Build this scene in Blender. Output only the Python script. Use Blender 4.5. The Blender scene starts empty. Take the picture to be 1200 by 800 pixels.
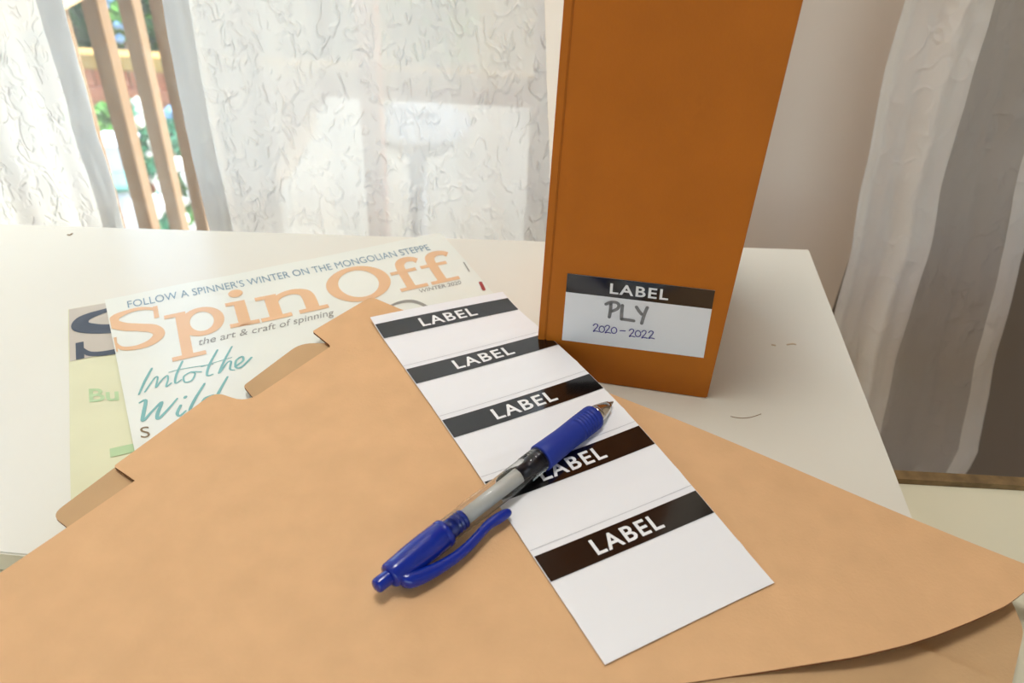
import bpy, bmesh, math, random
from mathutils import Vector, Matrix, noise
R = math.radians
S = bpy.context.scene
COL = S.collection
random.seed(7)

# ------------------------------------------------------------------ camera
F_PX, NADIR, EYE, DESK = 960.0, (530.0, 1700.0), 0.2813, 0.75   # eye height above desk, desk height above floor
_n = Vector((NADIR[0]-600, NADIR[1]-400, F_PX)).normalized()
_fw = (Vector((0, 0, 1)) - _n*_n.z).normalized()
_rt = _n.cross(_fw)
_up = -_n
cam = bpy.data.objects.new('camera', bpy.data.cameras.new('camera'))
COL.objects.link(cam)
cx = Vector((_rt.x, _fw.x, _up.x)); cd = Vector((_rt.y, _fw.y, _up.y)); cf = Vector((_rt.z, _fw.z, _up.z))
m = Matrix((cx, -cd, -cf)).transposed().to_4x4()
m.translation = (0, 0, DESK+EYE)
cam.matrix_world = m
cam.data.sensor_width = 36.0
cam.data.lens = F_PX/1200*36
cam.data.clip_start = 0.01
cam.data.dof.use_dof = True
cam.data.dof.focus_distance = 0.40
cam.data.dof.aperture_fstop = 13.0
S.camera = cam

# ------------------------------------------------------------------ world, sun, exposure
W = bpy.data.worlds.new('sky'); S.world = W; W.use_nodes = True
wn = W.node_tree.nodes; wl = W.node_tree.links
bg = wn['Background']
sky = wn.new('ShaderNodeTexSky'); sky.sky_type = 'NISHITA'; sky.sun_disc = False
sky.sun_elevation = R(52); sky.sun_rotation = R(53); sky.air_density = 1.0; sky.dust_density = 2.0; sky.ozone_density = 1.0
hs = wn.new('ShaderNodeHueSaturation'); hs.inputs['Saturation'].default_value = 0.68
wl.new(sky.outputs[0], hs.inputs['Color']); wl.new(hs.outputs[0], bg.inputs[0]); bg.inputs[1].default_value = 0.45
sun = bpy.data.objects.new('sun', bpy.data.lights.new('sun', 'SUN')); COL.objects.link(sun)
sun.data.energy = 6.0; sun.data.angle = R(3); sun.data.color = (1, 0.975, 0.93)
SUN_TO = Vector((0.60, 0.45, 0.66)).normalized()
sun.rotation_euler = SUN_TO.to_track_quat('Z', 'Y').to_euler()
S.view_settings.view_transform = 'Standard'; S.view_settings.look = 'None'
S.view_settings.gamma = 1.0; S.view_settings.use_curve_mapping = False
S.view_settings.exposure = 1.02
portal = bpy.data.objects.new('window_portal', bpy.data.lights.new('window_portal', 'AREA')); COL.objects.link(portal)
portal.data.shape = 'RECTANGLE'; portal.data.size = 1.34; portal.data.size_y = 2.02; portal.data.cycles.is_portal = True
portal.location = (-0.63, 0.82, 1.09); portal.rotation_euler = (R(-90), 0, 0)

portal2 = bpy.data.objects.new('window_portal', bpy.data.lights.new('window_portal', 'AREA')); COL.objects.link(portal2)
portal2.data.shape = 'RECTANGLE'; portal2.data.size = 2.2; portal2.data.size_y = 1.5; portal2.data.cycles.is_portal = True
portal2.location = (0, -2.62, 1.45); portal2.rotation_euler = (R(90), 0, 0)  # sky portal for the added rear fill window

# ------------------------------------------------------------------ photograph -> place
def ray(x, y):
    r = Vector((x-600, y-400, F_PX)); return Vector((r.dot(_rt), r.dot(_fw), r.dot(_up)))
def PZ(x, y, z=0.0):            # point at height z above the desk top
    v = ray(x, y); v = v*((z-EYE)/v.z); return Vector((v.x, v.y, z+DESK))
def PY(x, y, Y):                # point on the plane at depth Y
    v = ray(x, y); v = v*(Y/v.y); return Vector((v.x, v.y, v.z+EYE+DESK))

# ------------------------------------------------------------------ materials
MATS = {}
def srgb(r, g, b):
    f = lambda c: (c/255/12.92) if c/255 <= 0.04045 else ((c/255+0.055)/1.055)**2.4
    return (f(r), f(g), f(b), 1.0)
def mat(name, col, rough=0.6, metallic=0.0, var=0.0, scale=40.0, bump=0.0, bscale=200.0, spec=0.5, stretch=None, coat=0.0, trans=0.0, ior=1.45):
    if name in MATS: return MATS[name]
    M = bpy.data.materials.new(name); M.use_nodes = True
    nt = M.node_tree; b = nt.nodes['Principled BSDF']
    b.inputs['Roughness'].default_value = rough; b.inputs['Metallic'].default_value = metallic
    b.inputs['Specular IOR Level'].default_value = spec
    b.inputs['Coat Weight'].default_value = coat; b.inputs['Coat Roughness'].default_value = 0.08
    b.inputs['Transmission Weight'].default_value = trans; b.inputs['IOR'].default_value = ior
    tc = nt.nodes.new('ShaderNodeTexCoord'); mp = nt.nodes.new('ShaderNodeMapping')
    nt.links.new(tc.outputs['Object'], mp.inputs[0])
    if stretch: mp.inputs['Scale'].default_value = stretch
    nz = nt.nodes.new('ShaderNodeTexNoise'); nz.inputs['Scale'].default_value = scale; nz.inputs['Detail'].default_value = 4
    nt.links.new(mp.outputs[0], nz.inputs['Vector'])
    cr = nt.nodes.new('ShaderNodeValToRGB')
    lo = tuple(c*(1-var) for c in col[:3])+(1,); hi = tuple(min(1, c*(1+var)) for c in col[:3])+(1,)
    cr.color_ramp.elements[0].color = lo; cr.color_ramp.elements[1].color = hi
    cr.color_ramp.elements[0].position = 0.3; cr.color_ramp.elements[1].position = 0.7
    nt.links.new(nz.outputs[0], cr.inputs[0]); nt.links.new(cr.outputs[0], b.inputs['Base Color'])
    if bump > 0:
        nb = nt.nodes.new('ShaderNodeTexNoise'); nb.inputs['Scale'].default_value = bscale; nb.inputs['Detail'].default_value = 3
        nt.links.new(mp.outputs[0], nb.inputs['Vector'])
        bp = nt.nodes.new('ShaderNodeBump'); bp.inputs['Strength'].default_value = bump; bp.inputs['Distance'].default_value = 0.001
        nt.links.new(nb.outputs[0], bp.inputs['Height']); nt.links.new(bp.outputs[0], b.inputs['Normal'])
    MATS[name] = M
    return M
def sheer(name, col, transp, transl, bump=0.6, bscale=45.0):
    M = bpy.data.materials.new(name); M.use_nodes = True; nt = M.node_tree
    for n_ in list(nt.nodes):
        if n_.type != 'OUTPUT_MATERIAL': nt.nodes.remove(n_)
    out = [n_ for n_ in nt.nodes][0]
    tr = nt.nodes.new('ShaderNodeBsdfTransparent')
    tl = nt.nodes.new('ShaderNodeBsdfTranslucent'); tl.inputs[0].default_value = col
    df = nt.nodes.new('ShaderNodeBsdfDiffuse'); df.inputs[0].default_value = col
    m1 = nt.nodes.new('ShaderNodeMixShader'); m1.inputs[0].default_value = transl
    m2 = nt.nodes.new('ShaderNodeMixShader'); m2.inputs[0].default_value = transp
    nt.links.new(df.outputs[0], m1.inputs[1]); nt.links.new(tl.outputs[0], m1.inputs[2])
    nt.links.new(m1.outputs[0], m2.inputs[1]); nt.links.new(tr.outputs[0], m2.inputs[2])
    tc = nt.nodes.new('ShaderNodeTexCoord')
    # crinkled cloth: short creases in two slants, each broken up by a mask
    def layer(rotdeg, sc, off):
        mp = nt.nodes.new('ShaderNodeMapping'); mp.inputs['Rotation'].default_value = (0, R(rotdeg), 0); mp.inputs['Scale'].default_value = (1.0, 0.2, 0.55); mp.inputs['Location'].default_value = (off, 0, off*2)
        nt.links.new(tc.outputs['Object'], mp.inputs[0])
        nz = nt.nodes.new('ShaderNodeTexNoise'); nz.inputs['Scale'].default_value = sc; nz.inputs['Detail'].default_value = 1.5; nz.inputs['Distortion'].default_value = 0.5
        nt.links.new(mp.outputs[0], nz.inputs['Vector'])
        ab = nt.nodes.new('ShaderNodeMath'); ab.operation = 'SUBTRACT'; ab.inputs[1].default_value = 0.5; nt.links.new(nz.outputs[0], ab.inputs[0])
        a2 = nt.nodes.new('ShaderNodeMath'); a2.operation = 'ABSOLUTE'; nt.links.new(ab.outputs[0], a2.inputs[0])
        rp = nt.nodes.new('ShaderNodeMapRange'); rp.inputs['From Min'].default_value = 0.0; rp.inputs['From Max'].default_value = 0.06; rp.inputs['To Min'].default_value = 1.0; rp.inputs['To Max'].default_value = 0.0
        nt.links.new(a2.outputs[0], rp.inputs['Value'])
        mk = nt.nodes.new('ShaderNodeTexNoise'); mk.inputs['Scale'].default_value = sc*0.9; mk.inputs['Detail'].default_value = 1.0
        mp2 = nt.nodes.new('ShaderNodeMapping'); mp2.inputs['Location'].default_value = (off*3+5, 1, off); nt.links.new(tc.outputs['Object'], mp2.inputs[0]); nt.links.new(mp2.outputs[0], mk.inputs['Vector'])
        mr = nt.nodes.new('ShaderNodeMapRange'); mr.inputs['From Min'].default_value = 0.50; mr.inputs['From Max'].default_value = 0.60; nt.links.new(mk.outputs[0], mr.inputs['Value'])
        mu = nt.nodes.new('ShaderNodeMath'); mu.operation = 'MULTIPLY'; nt.links.new(rp.outputs[0], mu.inputs[0]); nt.links.new(mr.outputs[0], mu.inputs[1])
        return mu
    l1 = layer(38, bscale, 0.0); l2 = layer(-30, bscale*1.1, 1.7); l3 = layer(72, bscale*0.9, 3.1)
    a_ = nt.nodes.new('ShaderNodeMath'); a_.operation = 'ADD'; nt.links.new(l1.outputs[0], a_.inputs[0]); nt.links.new(l2.outputs[0], a_.inputs[1])
    rp = nt.nodes.new('ShaderNodeMath'); rp.operation = 'ADD'; nt.links.new(a_.outputs[0], rp.inputs[0]); nt.links.new(l3.outputs[0], rp.inputs[1])
    bp = nt.nodes.new('ShaderNodeBump'); bp.inputs['Strength'].default_value = bump; bp.inputs['Distance'].default_value = 0.0015
    nt.links.new(rp.outputs[0], bp.inputs['Height'])
    nt.links.new(bp.outputs[0], df.inputs['Normal']); nt.links.new(bp.outputs[0], tl.inputs['Normal'])
    nt.links.new(m2.outputs[0], out.inputs[0])
    MATS[name] = M
    return M
def pane_mat():
    M = bpy.data.materials.new('window_glass'); M.use_nodes = True; nt = M.node_tree
    for n_ in list(nt.nodes):
        if n_.type != 'OUTPUT_MATERIAL': nt.nodes.remove(n_)
    out = [n_ for n_ in nt.nodes][0]
    tr = nt.nodes.new('ShaderNodeBsdfTransparent'); tr.inputs[0].default_value = (0.95, 0.98, 0.96, 1)
    gl = nt.nodes.new('ShaderNodeBsdfGlossy'); gl.inputs['Roughness'].default_value = 0.02
    mx = nt.nodes.new('ShaderNodeMixShader'); mx.inputs[0].default_value = 0.05
    nt.links.new(tr.outputs[0], mx.inputs[1]); nt.links.new(gl.outputs[0], mx.inputs[2]); nt.links.new(mx.outputs[0], out.inputs[0])
    return M
WHITE_WALL = mat('white_wall_paint', srgb(234, 220, 205), 0.8, var=0.02, scale=3, bump=0.1, bscale=300)
TAUPE = mat('taupe_panel_paint', srgb(134, 120, 106), 0.6, var=0.04, scale=4)
CEIL = mat('ceiling_paint', srgb(240, 238, 232), 0.9)
FLOORM = mat('wood_floor', srgb(150, 112, 76), 0.45, var=0.2, scale=6, stretch=(1, 12, 1))
FRAME = mat('window_frame_paint', srgb(232, 224, 214), 0.45)
GLASS = pane_mat()
DESKM = mat('white_board_laminate', srgb(234, 231, 219), 0.27, var=0.015, scale=8, bump=0.03, bscale=500)
DESKEDGE = mat('board_edge', srgb(238, 230, 208), 0.5)
CREAM = mat('cream_table_laminate', srgb(222, 216, 190), 0.4, var=0.03, scale=10)
RAWEDGE = mat('raw_particle_edge', srgb(120, 96, 62), 0.85, var=0.35, scale=120)
WOODLEG = mat('table_leg_wood', srgb(200, 190, 165), 0.5)
KRAFT = mat('kraft_card', srgb(222, 178, 132), 0.75, var=0.04, scale=60, bump=0.15, bscale=700, spec=0.25)
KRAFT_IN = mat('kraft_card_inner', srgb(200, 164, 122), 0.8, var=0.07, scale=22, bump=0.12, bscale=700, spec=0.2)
KRAFT_CUT = mat('kraft_cut_edge', srgb(108, 62, 34), 0.9, spec=0.1)
KBOX = mat('kraft_box_board', srgb(190, 108, 22), 0.6, var=0.05, scale=30, bump=0.08, bscale=900, spec=0.3)
KBOX_IN = mat('kraft_box_inside', srgb(180, 128, 76), 0.8, var=0.05)
PAPER = mat('label_paper', srgb(240, 240, 242), 0.42, spec=0.45)
BLACKP = mat('black_print', srgb(14, 12, 12), 0.16, spec=0.8, coat=0.45)
PERF = mat('perforation_grey', srgb(196, 196, 200), 0.5)
WHITEP = mat('white_print', srgb(240, 240, 240), 0.4)
GREYMARK = mat('grey_marker', srgb(138, 136, 136), 0.6, var=0.12, scale=500)
PURPLEINK = mat('purple_ink', srgb(62, 48, 140), 0.5)
COVER = mat('magazine_cover_white', srgb(236, 238, 228), 0.22, var=0.02, scale=14, spec=0.5)
COVER2 = mat('magazine_cover_green', srgb(226, 224, 188), 0.25, var=0.06, scale=14, spec=0.5)  # green lightened towards cream to include glare on the cover
COVER2B = mat('magazine_cover_beige', srgb(202, 192, 178), 0.28)
PAGES = mat('magazine_pages', srgb(222, 216, 202), 0.8, var=0.1, scale=400)
PEACH = mat('peach_print', srgb(234, 190, 146), 0.3)  # peach to teal prints paled to carry the glare over the cover
STEEL_BLUE = mat('blue_grey_print', srgb(128, 156, 172), 0.3)
GREYP = mat('grey_print', srgb(150, 148, 140), 0.3)
TEALP = mat('teal_print', srgb(128, 184, 180), 0.3)
BROWNP = mat('brown_print', srgb(136, 112, 76), 0.3)
SLATEP = mat('slate_print', srgb(70, 78, 92), 0.3)
GREENP = mat('green_print', srgb(188, 214, 164), 0.3)
REDP = mat('red_print', srgb(168, 60, 58), 0.4)
BLUEPL = mat('blue_plastic', srgb(10, 42, 148), 0.18, spec=0.6)
BLUERUB = mat('blue_rubber', srgb(34, 52, 142), 0.5, spec=0.35)
CHROME = mat('chrome', (0.62, 0.6, 0.56, 1), 0.16, 1.0)
CLEAR = mat('clear_plastic', (0.93, 0.93, 0.92, 1), 0.06, trans=1.0, ior=1.25)
INKTUBE = mat('refill_tube', srgb(206, 204, 198), 0.35, spec=0.5)
INKDARK = mat('dark_ink', srgb(34, 34, 48), 0.3)
SHEER = sheer('crinkled_sheer_cloth', (0.88, 0.88, 0.86, 1), 0.055, 0.225, 0.8, 75)
HEM = sheer('doubled_hem_cloth', (0.78, 0.80, 0.82, 1), 0.04, 0.30, 0.1, 60)
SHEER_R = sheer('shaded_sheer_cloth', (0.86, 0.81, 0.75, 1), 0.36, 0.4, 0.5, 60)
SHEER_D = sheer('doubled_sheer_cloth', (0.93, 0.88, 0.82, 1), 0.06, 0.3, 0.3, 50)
DECKWOOD = mat('deck_wood', srgb(172, 140, 108), 0.7, var=0.15, scale=10, stretch=(8, 1, 8))
DECKPALE = mat('pale_deck_wood', srgb(226, 220, 208), 0.7, var=0.08, scale=10, stretch=(1, 8, 8))  # tone made pale so the sunlit boards whiten the lower curtain
BALWOOD = mat('baluster_wood', srgb(106, 80, 54), 0.7, var=0.1, scale=14, stretch=(6, 6, 1))
FENCEW = mat('fence_wood', srgb(186, 112, 84), 0.8, var=0.2, scale=9, stretch=(6, 6, 1))
FENCERAIL = mat('fence_rail_wood', srgb(176, 138, 78), 0.8, var=0.15, scale=9)
GRASS = mat('garden_ground', srgb(140, 128, 92), 0.9, var=0.3, scale=3)
TRUNK = mat('bark', srgb(78, 60, 48), 0.9, var=0.3, scale=20)
LEAF_A = mat('leaf_green', srgb(96, 158, 60), 0.5, var=0.55, scale=7)
LEAF_B = mat('leaf_dark', srgb(46, 84, 42), 0.55, var=0.6, scale=5)
LEAF_C = mat('leaf_bluegreen', srgb(80, 168, 130), 0.5, var=0.5, scale=8)
BLOSSOM = mat('white_blossom', srgb(246, 240, 236), 0.6)
BLUEFLOWER = mat('blue_blossom', srgb(130, 172, 218), 0.6)
WHITEOUT = mat('white_garden_plastic', srgb(214, 222, 236), 0.4)
STAIN = mat('pale_stain', srgb(196, 176, 146), 0.5)
HAIRM = mat('brown_hair', srgb(150, 118, 80), 0.5)
TEALOUT = mat('teal_glaze', srgb(96, 156, 152), 0.35)

# ------------------------------------------------------------------ helpers
def link(name, me, material, parent=None):
    o = bpy.data.objects.new(name, me); COL.objects.link(o)
    if material is not None and not me.materials: me.materials.append(material)
    if parent: o.parent = parent
    return o
def mesh(name, verts, faces, material, parent=None, smooth=False):
    me = bpy.data.meshes.new(name); me.from_pydata([tuple(v) for v in verts], [], faces); me.update()
    if smooth: me.polygons.foreach_set('use_smooth', [True]*len(me.polygons))
    return link(name, me, material, parent)
def tag(o, label=None, cat=None, group=None, kind=None):
    if label: o['label'] = label
    if cat: o['category'] = cat
    if group: o['group'] = group
    if kind: o['kind'] = kind
    return o
def empty(name, loc):
    o = bpy.data.objects.new(name, None); COL.objects.link(o); o.location = loc; o.empty_display_size = 0.02
    return o
def adopt(child, parent):       # keep world place
    child.parent = parent
    child.matrix_parent_inverse = Matrix.Identity(4) if parent.parent else Matrix.Translation(-Vector(parent.location))
    return child
def box(name, lo, hi, material, parent=None, bevel=0.0):
    x0, y0, z0 = lo; x1, y1, z1 = hi
    bm = bmesh.new()
    vs = [bm.verts.new(p) for p in ((x0,y0,z0),(x1,y0,z0),(x1,y1,z0),(x0,y1,z0),(x0,y0,z1),(x1,y0,z1),(x1,y1,z1),(x0,y1,z1))]
    for f_ in ((0,3,2,1),(4,5,6,7),(0,1,5,4),(1,2,6,5),(2,3,7,6),(3,0,4,7)): bm.faces.new([vs[i] for i in f_])
    if bevel: bmesh.ops.bevel(bm, geom=bm.edges[:], offset=bevel, segments=2, affect='EDGES', profile=0.5)
    me = bpy.data.meshes.new(name); bm.to_mesh(me); bm.free()
    o = link(name, me, material)
    if parent: adopt(o, parent)
    return o
def prism(name, poly, z0, z1, material, parent=None, edge_mat=None, bevel=0.0):
    """upright prism over a world XY polygon"""
    bm = bmesh.new()
    top = [bm.verts.new((p[0], p[1], z1)) for p in poly]; bot = [bm.verts.new((p[0], p[1], z0)) for p in poly]
    n_ = len(poly)
    bm.faces.new(top); bm.faces.new(bot[::-1])
    for i in range(n_):
        f_ = bm.faces.new((bot[i], bot[(i+1) % n_], top[(i+1) % n_], top[i]))
        if edge_mat: f_.material_index = 1
    bmesh.ops.recalc_face_normals(bm, faces=bm.faces)
    if bevel: bmesh.ops.bevel(bm, geom=bm.edges[:], offset=bevel, segments=2, affect='EDGES')
    me = bpy.data.meshes.new(name); bm.to_mesh(me); bm.free()
    me.materials.append(material)
    if edge_mat: me.materials.append(edge_mat)
    o = bpy.data.objects.new(name, me); COL.objects.link(o)
    if parent: adopt(o, parent)
    return o
def lathe(prof, seg=32, axis='X'):
    """(pos, radius) profile round an axis -> verts, faces"""
    vs, fs = [], []
    for (p, r) in prof:
        for k in range(seg):
            a = 2*math.pi*k/seg; c, s = r*math.cos(a), r*math.sin(a)
            vs.append((p, c, s) if axis == 'X' else (c, s, p))
    n_ = len(prof)
    for i in range(n_-1):
        for k in range(seg):
            a, b = i*seg+k, i*seg+(k+1) % seg
            fs.append((a, b, b+seg, a+seg))
    fs.append(tuple(range(seg))[::-1]); fs.append(tuple((n_-1)*seg+k for k in range(seg)))
    return vs, fs
def crisp(o):
    e_ = o.modifiers.new('crisp_rim', 'EDGE_SPLIT'); e_.split_angle = R(50)
def fix_normals(o):
    bm = bmesh.new(); bm.from_mesh(o.data); bmesh.ops.recalc_face_normals(bm, faces=bm.faces); bm.to_mesh(o.data); bm.free()
    return o

# ---- flat print: 2-D shapes laid on a surface function f(u, v) -> Vector
def tess(polys):
    """2-D polygons (list of (outer, [holes])) -> verts, tris"""
    from mathutils.geometry import tessellate_polygon
    vs, fs = [], []
    for outer, holes in polys:
        loops = [[Vector((p[0], p[1], 0)) for p in lp] for lp in [outer]+holes]
        flat = [p for lp in loops for p in lp]
        base = len(vs); vs += [(p.x, p.y) for p in flat]
        for t in tessellate_polygon(loops): fs.append(tuple(base+i for i in t))
    return vs, fs
def text2d(body, bold=0.0, spacing=1.0, shear=0.0):
    cu = bpy.data.curves.new('text', 'FONT'); cu.body = body; cu.size = 1.0; cu.offset = bold; cu.space_character = spacing; cu.shear = shear
    cu.resolution_u = 4
    o = bpy.data.objects.new('text', cu); COL.objects.link(o)
    dg = bpy.context.evaluated_depsgraph_get(); dg.update()
    me = bpy.data.meshes.new_from_object(o.evaluated_get(dg))
    vs = [(v.co.x, v.co.y) for v in me.vertices]; fs = [tuple(p.vertices) for p in me.polygons]
    bpy.data.objects.remove(o); bpy.data.curves.remove(cu); bpy.data.meshes.remove(me)
    return vs, fs
def norm_box(vs, y0=None, y1=None):
    xs = [v[0] for v in vs]; ys = [v[1] for v in vs]
    a, b = min(xs), max(xs); c, d = (min(ys) if y0 is None else y0), (max(ys) if y1 is None else y1)
    return [((x-a)/(b-a), (y-c)/(d-c)) for x, y in vs]
def lay(name, vs2, fs, surf, material, parent, step=0.006, thick=0.0):
    """vs2 are (u, v) on the surface; cut to a grid so the print follows the curve"""
    bm = bmesh.new()
    bv = [bm.verts.new((u, v, 0)) for u, v in vs2]
    for f_ in fs:
        if len(set(f_)) < 3: continue
        try: bm.faces.new([bv[i] for i in f_])
        except ValueError: pass
    if step:
        for ax in (0, 1):
            c = [v.co[ax] for v in bm.verts]
            k = math.floor(min(c)/step)+1
            while k*step < max(c):
                pl = Vector((0, 0, 0)); pl[ax] = k*step; no = Vector((0, 0, 0)); no[ax] = 1
                bmesh.ops.bisect_plane(bm, geom=bm.verts[:]+bm.edges[:]+bm.faces[:], plane_co=pl, plane_no=no, dist=1e-7); k += 1
    for f_ in bm.faces:
        f_.normal_update()
        if f_.normal.z < 0: f_.normal_flip()
    for v in bm.verts: v.co = surf(v.co.x, v.co.y)
    me = bpy.data.meshes.new(name); bm.to_mesh(me); bm.free()
    o = link(name, me, material)
    if parent: adopt(o, parent)
    return o
def quad_map(vs, bl, br, tl):
    """unit-box coords -> affine frame given by three 2-D points"""
    return [(bl[0]+(br[0]-bl[0])*x+(tl[0]-bl[0])*y, bl[1]+(br[1]-bl[1])*x+(tl[1]-bl[1])*y) for x, y in vs]
def stroke(pts, w, cap=True, sub=6):
    """a brush line as a strip polygon; w number or list per point"""
    P = [Vector((p[0], p[1])) for p in pts]
    ws = w if isinstance(w, (list, tuple)) else [w]*len(P)
    if len(P) > 2 and sub > 1:      # Catmull-Rom
        Q, QW = [], []
        for i in range(len(P)-1):
            p0 = P[max(i-1, 0)]; p1 = P[i]; p2 = P[i+1]; p3 = P[min(i+2, len(P)-1)]
            for k in range(sub):
                t = k/sub
                Q.append(0.5*((2*p1)+(p2-p0)*t+(2*p0-5*p1+4*p2-p3)*t*t+(3*p1-p0-3*p2+p3)*t**3)); QW.append(ws[i]+(ws[i+1]-ws[i])*t)
        Q.append(P[-1]); QW.append(ws[-1]); P, ws = Q, QW
    vs, fs = [], []
    for i, p in enumerate(P):
        t = (P[min(i+1, len(P)-1)]-P[max(i-1, 0)])
        if t.length < 1e-9: t = Vector((1, 0))
        t.normalize(); nrm = Vector((-t.y, t.x))*ws[i]/2
        vs += [tuple(p+nrm), tuple(p-nrm)]
    for i in range(len(P)-1): fs.append((2*i, 2*i+1, 2*i+3, 2*i+2))
    if cap:
        for i in (0, len(P)-1):
            b = len(vs); r = ws[i]/2
            vs += [(P[i].x+r*math.cos(a*math.pi/5), P[i].y+r*math.sin(a*math.pi/5)) for a in range(10)]
            fs.append(tuple(range(b, b+10)))
    return vs, fs
def merge(*parts):
    V, Fc = [], []
    for vs, fs in parts:
        b = len(V); V += list(vs); Fc += [tuple(i+b for i in f_) for f_ in fs]
    return V, Fc
def rect(x0, y0, x1, y1): return ([(x0, y0), (x1, y0), (x1, y1), (x0, y1)], [(0, 1, 2, 3)])
def ring(cx_, cy_, rx, ry, hx, hy, hox=0.0, n_=40):
    o_ = [(cx_+rx*math.cos(2*math.pi*k/n_), cy_+ry*math.sin(2*math.pi*k/n_)) for k in range(n_)]
    i_ = [(cx_+hox+hx*math.cos(2*math.pi*k/n_), cy_+hy*math.sin(2*math.pi*k/n_)) for k in range(n_)]
    fs = [(k, (k+1) % n_, n_+(k+1) % n_, n_+k) for k in range(n_)]
    return o_+i_, fs
def disc(cx_, cy_, rx, ry, n_=24):
    return [(cx_+rx*math.cos(2*math.pi*k/n_), cy_+ry*math.sin(2*math.pi*k/n_)) for k in range(n_)], [tuple(range(n_))]

# ================================================================== THE SETTING
YW = 0.66                      # inner face of the window wall
XJ = 0.036                     # right jamb of the window opening
XD = 0.305                     # where the made-up taupe panel starts
tag(box('floor', (-1.8, -2.6, -0.1), (1.5, YW+0.14, 0), FLOORM), kind='structure')
tag(box('ceiling', (-1.8, -2.6, 2.4), (1.5, YW+0.14, 2.5), CEIL), kind='structure')
tag(box('wall_left', (-1.9, -2.6, 0), (-1.8, YW+0.14, 2.4), WHITE_WALL), kind='structure')
tag(box('wall_right', (1.4, -2.6, 0), (1.5, YW+0.14, 2.4), WHITE_WALL), kind='structure')
wf = tag(empty('wall_front', (0, -2.55, 0)), kind='structure')
for lo_, hi_ in (((-1.8, -2.6, 0), (-1.1, -2.5, 2.4)), ((1.1, -2.6, 0), (1.4, -2.5, 2.4)), ((-1.1, -2.6, 0), (1.1, -2.5, 0.7)), ((-1.1, -2.6, 2.2), (1.1, -2.5, 2.4))):
    box('wall_panel', lo_, hi_, WHITE_WALL, wf)
w2 = tag(empty('fill_window', (0, -2.55, 0.7)), kind='structure')  # unseen window added behind the camera for daylight fill
for lo_, hi_ in (((-1.1, -2.58, 0.7), (-1.06, -2.52, 2.2)), ((1.06, -2.58, 0.7), (1.1, -2.52, 2.2)), ((-1.06, -2.58, 0.7), (1.06, -2.52, 0.74)), ((-1.06, -2.58, 2.16), (1.06, -2.52, 2.2)), ((-0.02, -2.58, 0.74), (0.02, -2.52, 2.16))):
    box('window_frame', lo_, hi_, FRAME, w2)
box('pane', (-1.06, -2.552, 0.74), (-0.02, -2.548, 2.16), GLASS, w2); box('pane', (0.02, -2.552, 0.74), (1.06, -2.548, 2.16), GLASS, w2)
wb = tag(empty('wall_back', (0, YW, 0)), kind='structure')
box('wall_panel', (-1.8, YW, 0), (-1.3, YW+0.14, 2.4), WHITE_WALL, wb)
box('wall_panel', (XJ, YW, 0), (XD, YW+0.14, 2.4), WHITE_WALL, wb)
box('wall_panel', (1.25, YW, 0), (1.4, YW+0.14, 2.4), WHITE_WALL, wb)
box('wall_panel', (XD, YW, 2.1), (1.25, YW+0.14, 2.4), WHITE_WALL, wb)
box('wall_panel', (-1.3, YW, 2.1), (XJ, YW+0.14, 2.4), WHITE_WALL, wb)
box('wall_panel', (-1.3, YW, 0), (XJ, YW+0.14, 0.08), WHITE_WALL, wb)
dr = tag(empty('dark_panel', (0.75, YW+0.03, 0)), kind='structure')  # made-up dark leaf standing in for the dark wall area
box('dark_panel_leaf', (XD, YW+0.03, 0), (1.25, YW+0.08, 2.1), TAUPE, dr)
vs, fs = lathe([(-0.05, 0.024), (-0.02, 0.03), (0.0, 0.02), (0.012, 0.012), (0.05, 0.012)], 20)
kn = mesh('dark_panel_knob', [(1.15+v[1], YW+0.03+v[0], 1.0+v[2]) for v in vs], fs, CHROME, smooth=True); adopt(kn, dr)
wd = tag(empty('window_1', (-0.6, YW+0.08, 0.08)), kind='structure')
FT = 0.03
box('window_frame', (XJ-FT, YW+0.05, 0.08), (XJ, YW+0.11, 2.1), FRAME, wd)
box('window_frame', (-1.3, YW+0.05, 0.08), (-1.27, YW+0.11, 2.1), FRAME, wd)
box('window_frame', (-1.27, YW+0.05, 2.06), (XJ-FT, YW+0.11, 2.1), FRAME, wd)
box('window_frame', (-1.27, YW+0.05, 0.08), (XJ-FT, YW+0.11, 0.12), FRAME, wd)
box('pane', (-1.27, YW+0.078, 0.12), (XJ-FT, YW+0.082, 2.06), GLASS, wd)

# ---- added roof, out of view, keeps sun off the upper curtain
pr_ = tag(empty('shade_roof', (0.4, 1.2, 2.3)), kind='structure')
box('shade_roof_slab', (-1.3, 0.80, 2.34), (2.3, 1.63, 2.40), CEIL, pr_)
box('shade_roof_beam', (-1.3, 1.53, 2.30), (2.3, 1.59, 2.34), FRAME, pr_)
# ---- outside ground, deck
GZ = DESK-3.0
tag(box('garden_ground', (-14, 0.9, GZ-0.1), (14, 16, GZ), GRASS), kind='structure')
dk = tag(empty('deck_floor', (0, 1.6, DESK-1.0)), kind='structure')
bd = box('deck_board', (-0.85, 0, -0.025), (1.5, 0.132, 0.0), DECKPALE); bd.location = (0, 0, 0)
bd.parent = dk; bd.location = (0, -0.78, 0)
for k in range(1, 19):
    c = bd.copy(); COL.objects.link(c); c.parent = dk; c.location = (0, -0.78+0.138*k, 0)

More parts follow.
